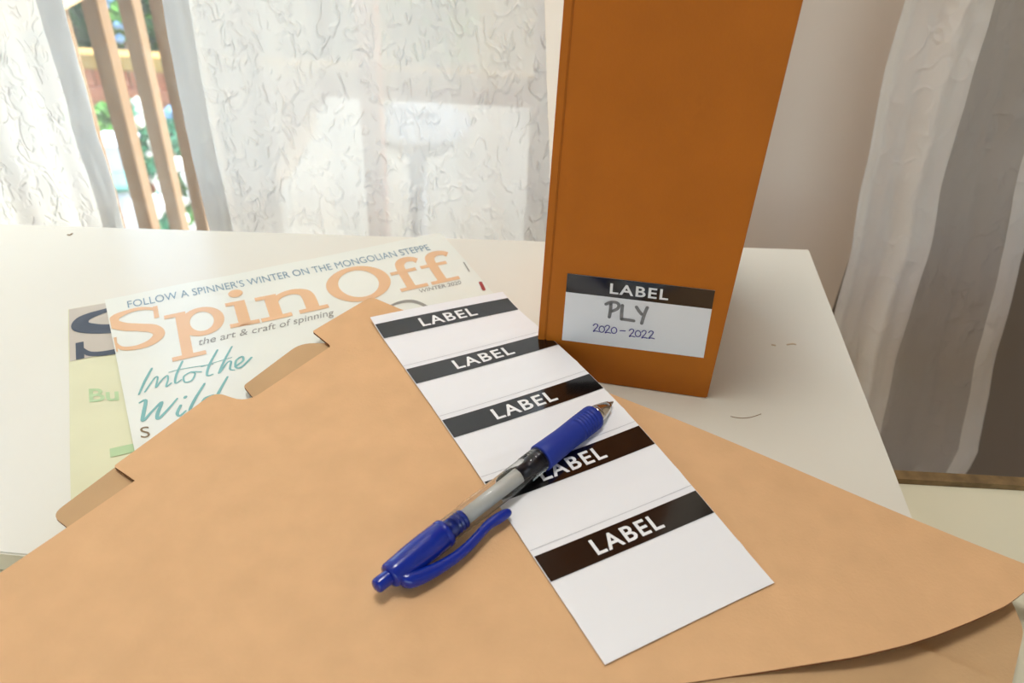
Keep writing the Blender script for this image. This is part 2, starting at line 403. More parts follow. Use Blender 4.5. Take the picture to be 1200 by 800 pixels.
# ================================================================== DESK BOARD AND TABLE
# white board: back edge, right edge and front-left edge measured from the photograph
A = PZ(0, 262); B = PZ(948, 292); C = PZ(1068, 602); D0 = PZ(0, 651); D1 = PZ(30, 656)
eb = (B-A); far_left = A-eb*0.75
er = (C-B); near_right = B+er*1.22
left_front = Vector((far_left.x, near_right.y+0.0, DESK)) ; left_front.y = D0.y+(far_left.x-D0.x)*-0.05
poly = [far_left, B, near_right, Vector((-0.05, D0.y-0.006, DESK)), left_front]
deskboard = empty('white_desk_board', (0, 0.36, DESK-0.012))
tag(deskboard, 'glossy white board lying under the magazines and the cardboard box', 'desk')
prism('board_top', poly, DESK-0.012, DESK, DESKM, deskboard, DESKEDGE, 0.0007)
for (x, y) in ((-0.66, 0.42), (0.15, 0.46)):
    box('leg', (x-0.02, y-0.02, 0), (x+0.02, y+0.02, DESK-0.012), WOODLEG, deskboard)
E0 = PZ(1058, 566, -0.012); E1 = PZ(1200, 574, -0.012)
ed = (E1-E0).normalized()
table = empty('cream_table', (0.1, 0.0, 0))
tag(table, 'cream table with a raw brown edge, right of and below the white board', 'table')
en = Vector((ed.y, -ed.x, 0))
t0 = E0-ed*0.65; t1 = E1+ed*0.25
pl2 = [t0, t1, t1+en*0.60, t0+en*0.60]
ZT = DESK-0.0125
prism('table_top', pl2, ZT-0.022, ZT, CREAM, table)
bx0 = E0+ed*(-0.004)
b2 = [bx0, t1, t1-en*(-0.004), bx0-en*(-0.004)]
b2 = [bx0+en*0.0, t1+en*0.0, t1-en*0.006, bx0-en*0.006]
prism('raw_edge_strip', b2, ZT-0.022, ZT+0.0035, RAWEDGE, table)
for k in range(4):
    p = pl2[k]; q = (pl2[0]+pl2[2])/2; p = p+(q-p)*0.12
    box('leg', (p.x-0.02, p.y-0.02, 0), (p.x+0.02, p.y+0.02, ZT-0.022), WOODLEG, table)

# ================================================================== MAGAZINES
class Mag:
    def __init__(s, tl, tr_dir, w, h, z, rootname, label, wave):
        s.tl = Vector((tl.x, tl.y)); s.ex = Vector((tr_dir.x, tr_dir.y)).normalized(); s.ey = Vector((s.ex.y, -s.ex.x))
        s.w, s.h, s.z, s.wave = w, h, z, wave
        s.root = empty(rootname, (tl.x, tl.y, DESK)); tag(s.root, label, 'magazine', 'magazines on the desk')
    def height(s, u, v):        # u right, v down the page
        k = s.wave
        return k*(0.5+0.5*math.sin(u*34+0.8+v*9))*0.6 + k*0.5*math.exp(-((u-0.0)/0.02)**2)*math.sin(v*60) + k*0.7*noise.noise(Vector((u*26, v*26, s.z*900)))
    def surf(s, lift):
        def f_(u, v):
            p = s.tl+s.ex*u+s.ey*v
            return Vector((p.x, p.y, DESK+s.z+max(-0.0012, s.height(u, v))+lift))
        return f_
    def st(s, x, y):
        p = PZ(x, y, s.z); d = Vector((p.x, p.y))-s.tl
        return (d.dot(s.ex), d.dot(s.ey))
    def build(s, zlow, cover_mat):
        nu, nv = 44, 56
        f_ = s.surf(0); vs, fs = [], []
        for j in range(nv+1):
            for i in range(nu+1): vs.append(f_(s.w*i/nu, s.h*j/nv))
        for j in range(nv):
            for i in range(nu):
                a = j*(nu+1)+i; fs.append((a, a+nu+1, a+nu+2, a+1))
        o = mesh('cover', vs, fs, cover_mat, smooth=True); adopt(o, s.root)
        sm = o.modifiers.new('thickness', 'SOLIDIFY'); sm.thickness = 0.0003; sm.offset = -1; crisp(o)
        # page block under the cover, follows the same wave
        vs, fs = [], []
        g = s.surf(-0.0004); nb = 36
        per = [(s.w*i/nb, 0.0) for i in range(nb)]+[(s.w, s.h*i/nb) for i in range(nb)]+[(s.w*(1-i/nb), s.h) for i in range(nb)]+[(0.0, s.h*(1-i/nb)) for i in range(nb)]
        ins = lambda u, v: (min(max(u, 0.0006), s.w-0.0006), min(max(v, 0.0006), s.h-0.0006))
        for (u, v) in per:
            u, v = ins(u, v); t = g(u, v); vs += [t, Vector((t.x, t.y, DESK+zlow))]
        N = len(per)
        for i in range(N):
            j = (i+1) % N; fs.append((2*i, 2*j, 2*j+1, 2*i+1))
        fs.append(tuple(2*i+1 for i in range(N)))
        adopt(mesh('pages', vs, fs, PAGES), s.root)
    def patch(s, name, pts2, material, lift=0.00025, parent=None):
        return lay(name, pts2[0], pts2[1], s.surf(lift), material, parent or s.root, 0.005)
    def text(s, name, body, bl, br, tl, material, bold=0.0, y0=None, y1=None, shear=0.0, lift=0.00018, spacing=1.0):
        vs, fs = text2d(body, bold, spacing, shear); vs = norm_box(vs, y0, y1)
        vs = quad_map(vs, s.st(*bl), s.st(*br), s.st(*tl))
        return lay(name, vs, fs, s.surf(lift), material, s.root, 0.005)
    def lines(s, name, strokes, material, width, lift=0.00018):
        """strokes given as photograph points, turned into page coordinates"""
        parts = [stroke([s.st(*p) for p in pts], [width*w_ for w_ in ww] if isinstance(ww, (list, tuple)) else width*ww) for pts, ww in strokes]
        return lay(name, *merge(*parts), s.surf(lift), material, s.root, 0.005)

def glyph_S():
    pts = [(0.90, 0.74), (0.86, 0.90), (0.62, 0.985), (0.38, 0.96), (0.16, 0.86), (0.13, 0.70), (0.30, 0.58), (0.55, 0.50), (0.80, 0.40), (0.88, 0.24), (0.74, 0.09), (0.48, 0.03), (0.22, 0.08), (0.10, 0.26)]
    ws = [0.05, 0.07, 0.09, 0.10, 0.17, 0.22, 0.20, 0.19, 0.21, 0.22, 0.16, 0.10, 0.08, 0.05]
    return merge(stroke(pts, ws, False, 8), rect(0.84, 0.66, 0.93, 0.98), rect(0.06, 0.02, 0.15, 0.36))
def glyph_p():
    return merge(rect(0.18, -0.42, 0.36, 0.66), rect(0.0, 0.58, 0.36, 0.68), rect(0.02, -0.50, 0.56, -0.40), ring(0.60, 0.33, 0.38, 0.37, 0.20, 0.25))
def glyph_i():
    return merge(rect(0.32, 0.0, 0.70, 0.66), rect(0.06, 0.57, 0.70, 0.67), rect(0.04, 0.0, 0.98, 0.10), disc(0.48, 0.90, 0.24, 0.115))
def glyph_n():
    arch = stroke([(0.22, 0.40), (0.36, 0.58), (0.56, 0.635), (0.72, 0.56), (0.77, 0.40), (0.77, 0.05)], [0.10, 0.12, 0.14, 0.18, 0.20, 0.20], False, 8)
    return merge(rect(0.13, 0.0, 0.32, 0.66), rect(0.0, 0.57, 0.32, 0.67), rect(0.0, 0.0, 0.45, 0.10), arch, rect(0.56, 0.0, 1.0, 0.10))
def glyph_O(): return ring(0.5, 0.5, 0.5, 0.52, 0.31, 0.40)
def glyph_f():
    return merge(stroke([(0.38, 0.05), (0.38, 0.55), (0.42, 0.84), (0.62, 0.97), (0.86, 0.95), (0.97, 0.86)], [0.26, 0.26, 0.26, 0.18, 0.16, 0.20], False, 8), rect(0.04, 0.0, 0.86, 0.10), rect(0.02, 0.56, 0.80, 0.66))

mTL = PZ(123, 352, 0.008); mTR = PZ(515, 273, 0.008)
b_TL = PZ(80, 363, 0.004); b_BL = PZ(83, 575, 0.004)
bd_ = (b_TL-b_BL); b_ex = Vector((bd_.y, -bd_.x, 0))
mg2 = Mag(b_TL, b_ex, 0.212, 0.27, 0.004, 'magazine', 'pale green and beige magazine with a dark S, mostly hidden underneath the other', 0.0006)
mg2.build(0.0, COVER2)
top_h = mg2.st(83, 424)[1]
mg2.patch('cover_top_band', ([(0.0005, 0.0005), (0.2115, 0.0005), (0.2115, top_h), (0.0005, top_h)], [(0, 1, 2, 3)]), COVER2B, 0.0002)
# big S of the hidden title
bl = mg2.st(83, 425); tlp = mg2.st(82, 371); br_ = (bl[0]+0.045, bl[1])
gs = glyph_S(); mg2.patch('title_lettering', (quad_map(gs[0], bl, br_, tlp), gs[1]), SLATEP, 0.00035)
mg2.text('cover_line', 'Bu', (105, 472), (140, 470), (104, 456), GREENP, 0.02)
adopt(lay('cover_block', *rect(*(mg2.st(129, 527)), mg2.st(129, 527)[0]+0.02, mg2.st(129, 527)[1]+0.006), mg2.surf(0.0003), GREENP, None), mg2.root)

mg1 = Mag(mTL, mTR-mTL, 0.2105, 0.27, 0.0080, 'magazine', 'white craft magazine with a large peach title, on top of the green one', 0.0011)
mg1.build(0.0052, COVER)
mg1.text('headline', "FOLLOW A SPINNER'S WINTER ON THE MONGOLIAN STEPPE", (150.5, 362), (505, 293.5), (149, 353.5), STEEL_BLUE, 0.0, 0.0, 0.73)
# slab title
Bl, Br, Tl = mg1.st(128, 415.5), mg1.st(546, 327), mg1.st(125, 370)
def on_base(px):
    y = 415.5+(327-415.5)*(px-128)/(546-128); q = mg1.st(px, y)
    return ((q[0]-Bl[0])*(Br[0]-Bl[0])+(q[1]-Bl[1])*(Br[1]-Bl[1]))/((Br[0]-Bl[0])**2+(Br[1]-Bl[1])**2)
T = []
for g, a, b in ((glyph_S, 128, 196), (glyph_p, 197, 268), (glyph_i, 269, 306), (glyph_n, 307, 386), (glyph_O, 392, 467), (glyph_f, 469, 508), (glyph_f, 505, 545)):
    a, b = on_base(a), on_base(b); vs, fs = g(); vs = [(x, y*0.93) for x, y in vs] if g is glyph_f else vs; T.append(([(a+(b-a)*x, y) for x, y in vs], fs))
tv, tf = merge(*T)
tv = quad_map(tv, Bl, Br, Tl)
tv = [(max(0.0006, u), v) for u, v in tv]
mg1.patch('title_lettering', (tv, tf), PEACH, 0.0002)
mg1.text('subtitle', 'the art & craft of spinning', (232, 405.5), (391, 369.5), (233.5, 397), GREYP, 0.0, 0.0, 0.73)
mg1.text('issue_date', 'WINTER 2020', (492, 344.5), (541, 334), (490.5, 340.5), GREYP, 0.01)
script = [
 ([(178, 432), (170, 447), (163, 463)], [1.2, 1.6, 1.0]), ([(170, 460), (181, 444), (185, 443), (183, 455), (189, 447), (196, 441), (197, 446), (195, 454), (201, 450)], 1.0),
 ([(214, 424), (207, 440), (206, 450), (213, 446)], [1.2, 1.4, 1.2, 0.8]), ([(198, 437), (215, 433), (250, 428)], 0.6),
 ([(224, 437), (216, 442), (217, 449), (225, 447), (229, 439), (224, 437), (236, 437)], 1.0),
 ([(255, 411), (246, 428), (243, 441), (250, 440)], [1.2, 1.5, 1.3, 0.8]), ([(236, 431), (255, 425), (272, 420)], 0.6),
 ([(272, 407), (264, 422), (257, 439), (266, 427), (271, 425), (270, 434), (275, 435)], [1.0, 1.3, 1.3, 1.0, 1.2, 1.2, 0.8]),
 ([(276, 431), (285, 424), (284, 419), (277, 424), (277, 432), (284, 431), (295, 420)], 1.3)]
mg1.lines('script_line', script, TEALP, 0.00095)
script2 = [
 ([(164, 473), (171, 470), (169, 484), (168, 495), (178, 484), (190, 472), (185, 486), (186, 492), (196, 482), (208, 468)], [1.0, 1.5, 1.8, 1.5, 1.2, 1.4, 1.8, 1.5, 1.2, 0.9]),
 ([(212, 476), (208, 485), (211, 488), (218, 482)], [1.3, 1.5, 1.2, 0.8]), ([(217, 467), (218, 466)], 1.5),
 ([(240, 451), (228, 470), (223, 482), (230, 482)], [1.0, 1.5, 1.5, 0.8]),
 ([(250, 464), (240, 468), (236, 477), (243, 478), (252, 468)], 1.2), ([(267, 443), (256, 462), (250, 476), (258, 474)], [1.0, 1.5, 1.5, 0.8])]
mg1.lines('script_line', script2, TEALP, 0.0011)
mg1.text('cover_line', 'S', (166, 516), (177, 514), (164.5, 503), BROWNP)
# grey curved detail of the cover photo, small marks on the right rim
mg1.lines('cover_photo_curve', [([(452, 362), (466, 356), (482, 354), (497, 359), (508, 367)], [0.6, 1.6, 2.0, 1.6, 0.8])], GREYP, 0.0016)
mg1.lines('rim_mark', [([(563, 333), (567, 341)], 1.0)], REDP, 0.0022, 0.0004)
mg1.lines('rim_mark', [([(543.5, 309.5), (550, 320)], 1.0)], GREYP, 0.0008, 0.0004)

# ================================================================== KRAFT FOLDER
def fold_h(x, y):
    """height of the upper panel above the desk top, world x, y"""
    cxy = (x-0.01)/0.13, (y-0.30)/0.12
    h = 0.0150+0.0055*math.exp(-(cxy[0]**2+cxy[1]**2))
    h -= 0.0012*max(0, min(1, (-x-0.06)/0.14))
    t = max(0, min(1, (x-0.08)/0.14)); h -= 0.004*t*t*(3-2*t)
    return h
def on_fold(px, py, lift=0.0):
    z = 0.015
    for _ in range(8):
        p = PZ(px, py, z); z = fold_h(p.x, p.y)+lift
    return PZ(px, py, z)
def rounded(pts, radii, seg=6):
    out = []; n_ = len(pts)
    for i, p in enumerate(pts):
        r = radii[i] if i < len(radii) else 0
        if not r: out.append(Vector((p[0], p[1]))); continue
        p = Vector((p[0], p[1])); a = Vector(pts[i-1][:2]); b = Vector(pts[(i+1) % n_][:2])
        da = (a-p); db = (b-p); r1 = min(r, da.length*0.45, db.length*0.45)
        pa = p+da.normalized()*r1; pb = p+db.normalized()*r1
        for k in range(seg+1):
            t = k/seg; out.append(pa*(1-t)**2+p*2*t*(1-t)+pb*t*t)
    return out
def sheet_from_outline(name, outline, hfun, thick, material, parent, step=0.012):
    """card of uneven height cut to an outline (world XY)"""
    from mathutils.geometry import tessellate_polygon
    bm = bmesh.new()
    vs = [bm.verts.new((p.x, p.y, 0)) for p in outline]
    for t in tessellate_polygon([[Vector((p.x, p.y, 0)) for p in outline]]):
        try: bm.faces.new([vs[i] for i in t])
        except ValueError: pass
    for ax in (0, 1):
        c = [v.co[ax] for v in bm.verts]; k = math.floor(min(c)/step)+1
        while k*step < max(c):
            pc = Vector((0, 0, 0)); pc[ax] = k*step; no = Vector((0, 0, 0)); no[ax] = 1
            bmesh.ops.bisect_plane(bm, geom=bm.verts[:]+bm.edges[:]+bm.faces[:], plane_co=pc, plane_no=no, dist=1e-7); k += 1
    bmesh.ops.remove_doubles(bm, verts=bm.verts, dist=1e-6)
    for f_ in bm.faces:
        f_.normal_update()
        if f_.normal.z < 0: f_.normal_flip()
        f_.smooth = True
    for v in bm.verts: v.co.z = DESK+hfun(v.co.x, v.co.y)
    me = bpy.data.meshes.new(name); bm.to_mesh(me); bm.free()
    me.materials.append(material); me.materials.append(KRAFT_CUT)
    o = bpy.data.objects.new(name, me); COL.objects.link(o); adopt(o, parent)
    sm = o.modifiers.new('thickness', 'SOLIDIFY'); sm.thickness = thick; sm.offset = -1; sm.material_offset_rim = 1; crisp(o)
    return o
folder = empty('kraft_folder', (0.0, 0.25, DESK))
tag(folder, 'large tan kraft folder with cut tabs, lying open under the label sheet', 'folder')
out_px = [(435, 347.5), (467, 361), (700, 455), (950, 557), (1200, 660), (1226, 672), (1206, 689), (1180, 709), (1140, 727), (1100, 743), (1060, 756), (1000, 770), (900, 786), (805, 800), (650, 822), (400, 856), (100, 880), (-150, 776),
          (0, 671), (79, 617.5), (158, 563), (133, 546), (252, 459), (289, 471.5), (388, 405.5), (366, 388)]
outline = [on_fold(*p) for p in out_px]
rad = [0.004]+[0]*4+[0.010]+[0.004]*8+[0]*6+[0, 0.0015, 0.006, 0.010, 0.002, 0.0015, 0.005]
sheet_from_outline('upper_panel', rounded([(p.x, p.y) for p in outline], rad), fold_h, 0.0011, KRAFT, folder)
def low_h(x, y):
    h = fold_h(x, y)-0.0024
    t = max(0, min(1, (x-0.09)/0.07)); h = h*(1-t)+0.0028*t
    w = max(0, min(1, (x+0.22)/0.10))
    return max(h, 0.0022)
def on_low(px, py):
    z = 0.01
    for _ in range(8):
        p = PZ(px, py, z); z = low_h(p.x, p.y)
    return PZ(px, py, z)
low_px = [(520, 400), (690, 470), (950, 580), (1180, 690), (1200, 738), (1186, 800), (1176, 850), (700, 880), (300, 900), (-120, 800), (79, 618), (60, 603), (150, 536), (175, 552), (300, 470), (285, 452), (352, 402), (420, 402)]
lout = [on_low(*p) for p in low_px]
lrad = [0]*3+[0.01, 0.004, 0]+[0]*4+[0.001, 0.006, 0.01, 0.002, 0.001, 0.002, 0.007, 0]
sheet_from_outline('lower_panel', rounded([(p.x, p.y) for p in lout], lrad), low_h, 0.0011, KRAFT_IN, folder)
# folded flap lying on the lower panel at the front right (its crease shows)
flap_px = [(930, 760), (1068, 757), (1172, 802), (1150, 850), (850, 850), (800, 800)]
fl = [on_low(*p) for p in flap_px]
sheet_from_outline('inner_flap', rounded([(p.x, p.y) for p in fl], [0, 0.003, 0.003, 0, 0, 0]), lambda x, y: low_h(x, y)+0.0016, 0.0008, KRAFT_IN, folder)

# ================================================================== LABEL SHEET
sp = {k: on_fold(*v, 0.0012) for k, v in dict(tl=(434, 375.5), tr=(589, 345.5), br=(907.5, 682), bl=(709, 778)).items()}
SL = (sp['tl']-sp['bl']).length; SWD = (sp['tl']-sp['tr']).length
def sheet_surf(lift):
    def f_(u, v):               # u 0..1 across, v 0..1 down, both scaled by metres
        a = u/SWD; b = v/SL
        p = sp['tl']*(1-a)*(1-b)+sp['tr']*a*(1-b)+sp['bl']*(1-a)*b+sp['br']*a*b
        h = fold_h(p.x, p.y)+0.0010
        h += 0.0050*(a**2)*math.sin(math.pi*min(1, max(0, b)))**1.3          # right rim lifts between its corners
        if b < 0.12: h += 0.0025*(1-b/0.12)**2                           # top rim curls up
        ph = (b*5.35+0.12) % 1.0; h += 0.0003*math.exp(-((ph-0.0)/0.05)**2)+0.0003*math.exp(-((ph-1.0)/0.05)**2)   # perforations
        return Vector((p.x, p.y, DESK+h+lift))
    return f_
lsheet = empty('label_sheet', (sp['bl'].x, sp['bl'].y, DESK))
tag(lsheet, 'strip of five blank white labels with black headers, lying on the kraft folder', 'label sheet')
nu, nv = 14, 110
f0 = sheet_surf(0); vs, fs = [], []
for j in range(nv+1):
    for i in range(nu+1): vs.append(f0(SWD*i/nu, SL*j/nv))
for j in range(nv):
    for i in range(nu):
        a = j*(nu+1)+i; fs.append((a, a+nu+1, a+nu+2, a+1))
bs = mesh('backing_paper', vs, fs, PAPER, smooth=True); adopt(bs, lsheet)
sm = bs.modifiers.new('thickness', 'SOLIDIFY'); sm.thickness = 0.00025; sm.offset = -1; crisp(bs)
LABEL2D = text2d('LABEL', 0.020, 1.16)
LABEL2D = (norm_box(LABEL2D[0]), LABEL2D[1])
pitch = 0.0440/0.2345*SL; band = 0.0132/0.2345*SL; first = 0.0068/0.2345*SL
for i in range(5):
    t = first+pitch*i
    g = lay('black_header', *rect(0.0003, t, SWD-0.0003, t+band), sheet_surf(0.00022), BLACKP, lsheet, 0.0022)
    if i: lay('perforation', *rect(0.0003, t-0.0034, SWD-0.0003, t-0.0031), sheet_surf(0.00015), PERF, lsheet, 0.004)
    c = SWD*0.5; hw = SWD*0.205
    lt = quad_map(LABEL2D[0], (c-hw, t+band*0.80), (c+hw, t+band*0.80), (c-hw, t+band*0.20))
    o = lay('lettering', lt, LABEL2D[1], sheet_surf(0.00040), WHITEP, None, 0.0022)
    adopt(o, g)

# ================================================================== CARDBOARD BOX
bL = PZ(627, 437.5); bR = PZ(828.5, 467)
bex = (bR-bL); BW = bex.length; bex.normalize(); bey = Vector((-bex.y, bex.x, 0)); BH = 0.315; BD = 0.125; TH = 0.0018
cb = empty('cardboard_box', (bL+bex*BW/2).to_tuple())
tag(cb, 'tall slim brown cardboard file box standing upright on the white board', 'box')
def bpt(a, d, z): p = bL+bex*a+bey*d; return Vector((p.x, p.y, DESK+z))
def bslab(name, a0, a1, d0, d1, z0, z1, material, bev=0.0006):
    P8 = [bpt(a0, d0, z0), bpt(a1, d0, z0), bpt(a1, d1, z0), bpt(a0, d1, z0), bpt(a0, d0, z1), bpt(a1, d0, z1), bpt(a1, d1, z1), bpt(a0, d1, z1)]
    bm = bmesh.new(); v = [bm.verts.new(p) for p in P8]
    for f_ in ((0,3,2,1),(4,5,6,7),(0,1,5,4),(1,2,6,5),(2,3,7,6),(3,0,4,7)): bm.faces.new([v[i] for i in f_])
    bmesh.ops.bevel(bm, geom=bm.edges[:], offset=bev, segments=2, affect='EDGES')
    me = bpy.data.meshes.new(name); bm.to_mesh(me); bm.free()
    o = link(name, me, material); adopt(o, cb); return o
bslab('front_panel', 0.0042, BW, 0, TH, 0.0, BH, KBOX)
bslab('side_panel', 0.0, 0.0041, 0.0002, BD, 0.0018, BH, KBOX)
bslab('side_panel', BW-TH, BW, TH, BD, 0.0, BH, KBOX)
bslab('back_panel', 0.0038, BW-TH, BD-TH, BD, 0.0, BH-0.09, KBOX)
bslab('bottom_panel', 0.0042, BW-TH, TH, BD-TH, 0.001, 0.001+TH, KBOX_IN)
# sticker on the front
def box_uv(px, py):             # photograph point -> (across, up) on the front panel
    v = ray(px, py); o_ = Vector((0, 0, DESK+EYE)); t = (bL-o_).dot(bey)/v.dot(bey); p = o_+v*t-bL
    return (p.dot(bex), p.z)
def box_surf(lift): return lambda a, z: bpt(a, -lift, z)
q = [box_uv(*p) for p in ((665, 320), (838, 340), (824.5, 419), (658.5, 398))]
bm_w = [(q[1][0]+q[2][0])/2, (q[0][0]+q[3][0])/2]
def qm(a, b):                   # a across, b down in the sticker
    return tuple(q[0][k]*(1-a)*(1-b)+q[1][k]*a*(1-b)+q[3][k]*(1-a)*b+q[2][k]*a*b for k in (0, 1))
st_o = lay('label_sticker', q, [(3, 2, 1, 0)], box_surf(0.0002), PAPER, cb, 0)
st_o['label'] = 'white sticker with black header and handwriting'
hd = [qm(0, 0), qm(1, 0), qm(1, 0.262), qm(0, 0.262)]
o = lay('black_header', hd, [(3, 2, 1, 0)], box_surf(0.0004), BLACKP, None, 0); adopt(o, st_o)
def c5(x, y): return box_uv(620+x/3.636, 260+y/3.636)
lt = quad_map(LABEL2D[0], c5(344, 302), c5(592, 331), c5(347, 258))
o = lay('lettering', lt, LABEL2D[1], box_surf(0.0006), WHITEP, None, 0); adopt(o, st_o)
def writing(name, strokes, w, material):
    parts = [stroke([c5(*p) for p in pts], w, True, 5) for pts in strokes]
    o = lay(name, *merge(*parts), box_surf(0.0005), material, None, 0); adopt(o, st_o); return o
writing('handwriting', [[(349, 346), (347, 375), (342, 403)], [(328, 348), (348, 340), (372, 341), (383, 352), (376, 368), (350, 379)],
        [(398, 353), (395, 384), (394, 412)], [(394, 412), (420, 415), (446, 419)],
        [(458, 360), (468, 376), (480, 391)], [(504, 362), (492, 390), (480, 430)]], 0.0017, GREYMARK)
def digit2(x, y, s=1.0): return [(x, y+7), (x+8, y), (x+18, y+3), (x+17, y+12), (x+8, y+22), (x, y+32), (x+9, y+30), (x+24, y+33)]
def digit0(x, y): return [(x+12, y), (x+3, y+6), (x+1, y+17), (x+8, y+26), (x+19, y+24), (x+24, y+14), (x+20, y+4), (x+12, y)]
writing('handwriting', [digit2(274, 432), digit0(298, 441), digit2(324, 438), digit0(350, 446), [(388, 461), (398, 461), (410, 462)],
        digit2(427, 454), digit0(452, 460), digit2(480, 460), digit2(510, 462)], 0.00052, PURPLEINK)

# ================================================================== PEN
tail = Vector(PZ(441, 687, 0.0245)); tip = Vector(PZ(718.5, 470.5, 0.0285))
pen = empty('ballpoint_pen', tail.to_tuple())
tag(pen, 'clear ballpoint pen with blue rubber grip and blue clip, across the labels', 'pen')
ax = (tip-tail); PL = ax.length; ax.normalize()
side = ax.cross(Vector((0, 0, 1))).normalized()       # towards the lower right of the photograph
upv = side.cross(ax).normalized()
FR = Matrix((ax, side, upv)).transposed().to_4x4(); FR.translation = tail
def penpart(name, verts, faces, material, parent=None, smooth=True):
    o = mesh(name, [FR @ Vector(v) for v in verts], faces, material, None, smooth); fix_normals(o); adopt(o, parent or pen)
    return o
k = PL/0.150
def pp(prof): return [(p*k, r) for p, r in prof]
# push button, cap, barrel, grip, tip
penpart('push_button', *lathe(pp([(-0.0005, 0.0020), (0.0, 0.0027), (0.0008, 0.0030), (0.006, 0.0030), (0.010, 0.0030)])), BLUEPL)
cap_o = penpart('cap', *lathe(pp([(0.0062, 0.0030), (0.0064, 0.0046), (0.0072, 0.0051), (0.010, 0.0053), (0.018, 0.0058), (0.026, 0.0060), (0.0335, 0.0060), (0.0340, 0.0057), (0.0342, 0.0056), (0.0344, 0.0060), (0.0364, 0.0060), (0.0368, 0.0052)])), BLUEPL)
barrel = penpart('barrel', *lathe(pp([(0.0360, 0.0048), (0.0362, 0.0052), (0.0480, 0.0053), (0.0482, 0.0055), (0.096, 0.0055), (0.0965, 0.0052), (0.0965, 0.0045), (0.0360, 0.0045)])), CLEAR)
refill = penpart('ink_refill', *lathe(pp([(0.0465, 0.0020), (0.0466, 0.0031), (0.080, 0.0031), (0.0802, 0.0030)]), 20), INKTUBE)
adopt(penpart('ink', *lathe(pp([(0.0803, 0.0012), (0.0804, 0.0030), (0.0958, 0.0030), (0.0960, 0.0012)]), 20), INKDARK), pen)
pr = [(0.0362, 0.0040)]
for i in range(3): pr += [(0.0410+i*0.0018, 0.0040), (0.0413+i*0.0018, 0.0034), (0.0419+i*0.0018, 0.0034), (0.0422+i*0.0018, 0.0040)]
pr += [(0.0468, 0.0038), (0.0470, 0.0022)]
penpart('refill_plug', *lathe(pp(pr), 20), BLUEPL)
# rings moulded in the clear barrel just before the grip
pr = []
for i in range(6): pr += [(0.0860+i*0.0017, 0.00552), (0.0863+i*0.0017, 0.00572), (0.0869+i*0.0017, 0.00572), (0.0872+i*0.0017, 0.00552)]
penpart('barrel_rings', *lathe(pp(pr)), CLEAR)
pr = [(0.0955, 0.0050), (0.0957, 0.0060), (0.0962, 0.0064), (0.102, 0.0062), (0.112, 0.0059), (0.120, 0.0060)]
for i in range(6): pr += [(0.1212+i*0.0019, 0.0061), (0.1216+i*0.0019, 0.00575), (0.1222+i*0.0019, 0.00575), (0.1226+i*0.0019, 0.0061)]
pr += [(0.133, 0.0061), (0.1345, 0.0059), (0.1352, 0.0053), (0.1354, 0.0044)]
penpart('grip', *lathe(pp(pr)), BLUERUB)
penpart('tip_cone', *lathe(pp([(0.1350, 0.0040), (0.1352, 0.0047), (0.1375, 0.0045), (0.1378, 0.0042), (0.1382, 0.0044), (0.1440, 0.0029), (0.1462, 0.0022), (0.1466, 0.0012)])), CHROME)
penpart('writing_point', *lathe(pp([(0.1460, 0.0011), (0.1482, 0.0010), (0.1496, 0.0005), (0.1500, 0.0003)]), 16), CHROME)
# clip: a curved tapering bar that leaves the cap, bows away and ends in a rounded ball
cl = [(0.0075, 0.0035, 0.0042, 0.0036), (0.012, 0.0062, 0.0040, 0.0034), (0.018, 0.0083, 0.0032, 0.0028), (0.025, 0.0098, 0.0026, 0.0024), (0.033, 0.0106, 0.0023, 0.0022),
      (0.040, 0.0104, 0.0022, 0.0020), (0.047, 0.0094, 0.0021, 0.0019), (0.052, 0.0086, 0.0021, 0.0019), (0.055, 0.0086, 0.0023, 0.0022), (0.0595, 0.0092, 0.0025, 0.0025), (0.0635, 0.0096, 0.0022, 0.0022), (0.0655, 0.0098, 0.0012, 0.0012)]
vs, fs = [], []; sg = 14
rot = math.radians(-14)         # clip turned a little down towards the paper
for (p, d, ry, rz) in cl:
    for j in range(sg):
        a = 2*math.pi*j/sg; y = d+ry*math.cos(a); z = rz*math.sin(a)
        vs.append((p*k, y*math.cos(rot)-z*math.sin(rot), y*math.sin(rot)+z*math.cos(rot)))
for i in range(len(cl)-1):
    for j in range(sg):
        a, b = i*sg+j, i*sg+(j+1) % sg; fs.append((a, b, b+sg, a+sg))
fs.append(tuple(range(sg))); fs.append(tuple((len(cl)-1)*sg+j for j in range(sg)))
clip = penpart('clip', vs, fs, BLUEPL)
ss = clip.modifiers.new('smooth', 'SUBSURF'); ss.levels = ss.render_levels = 1

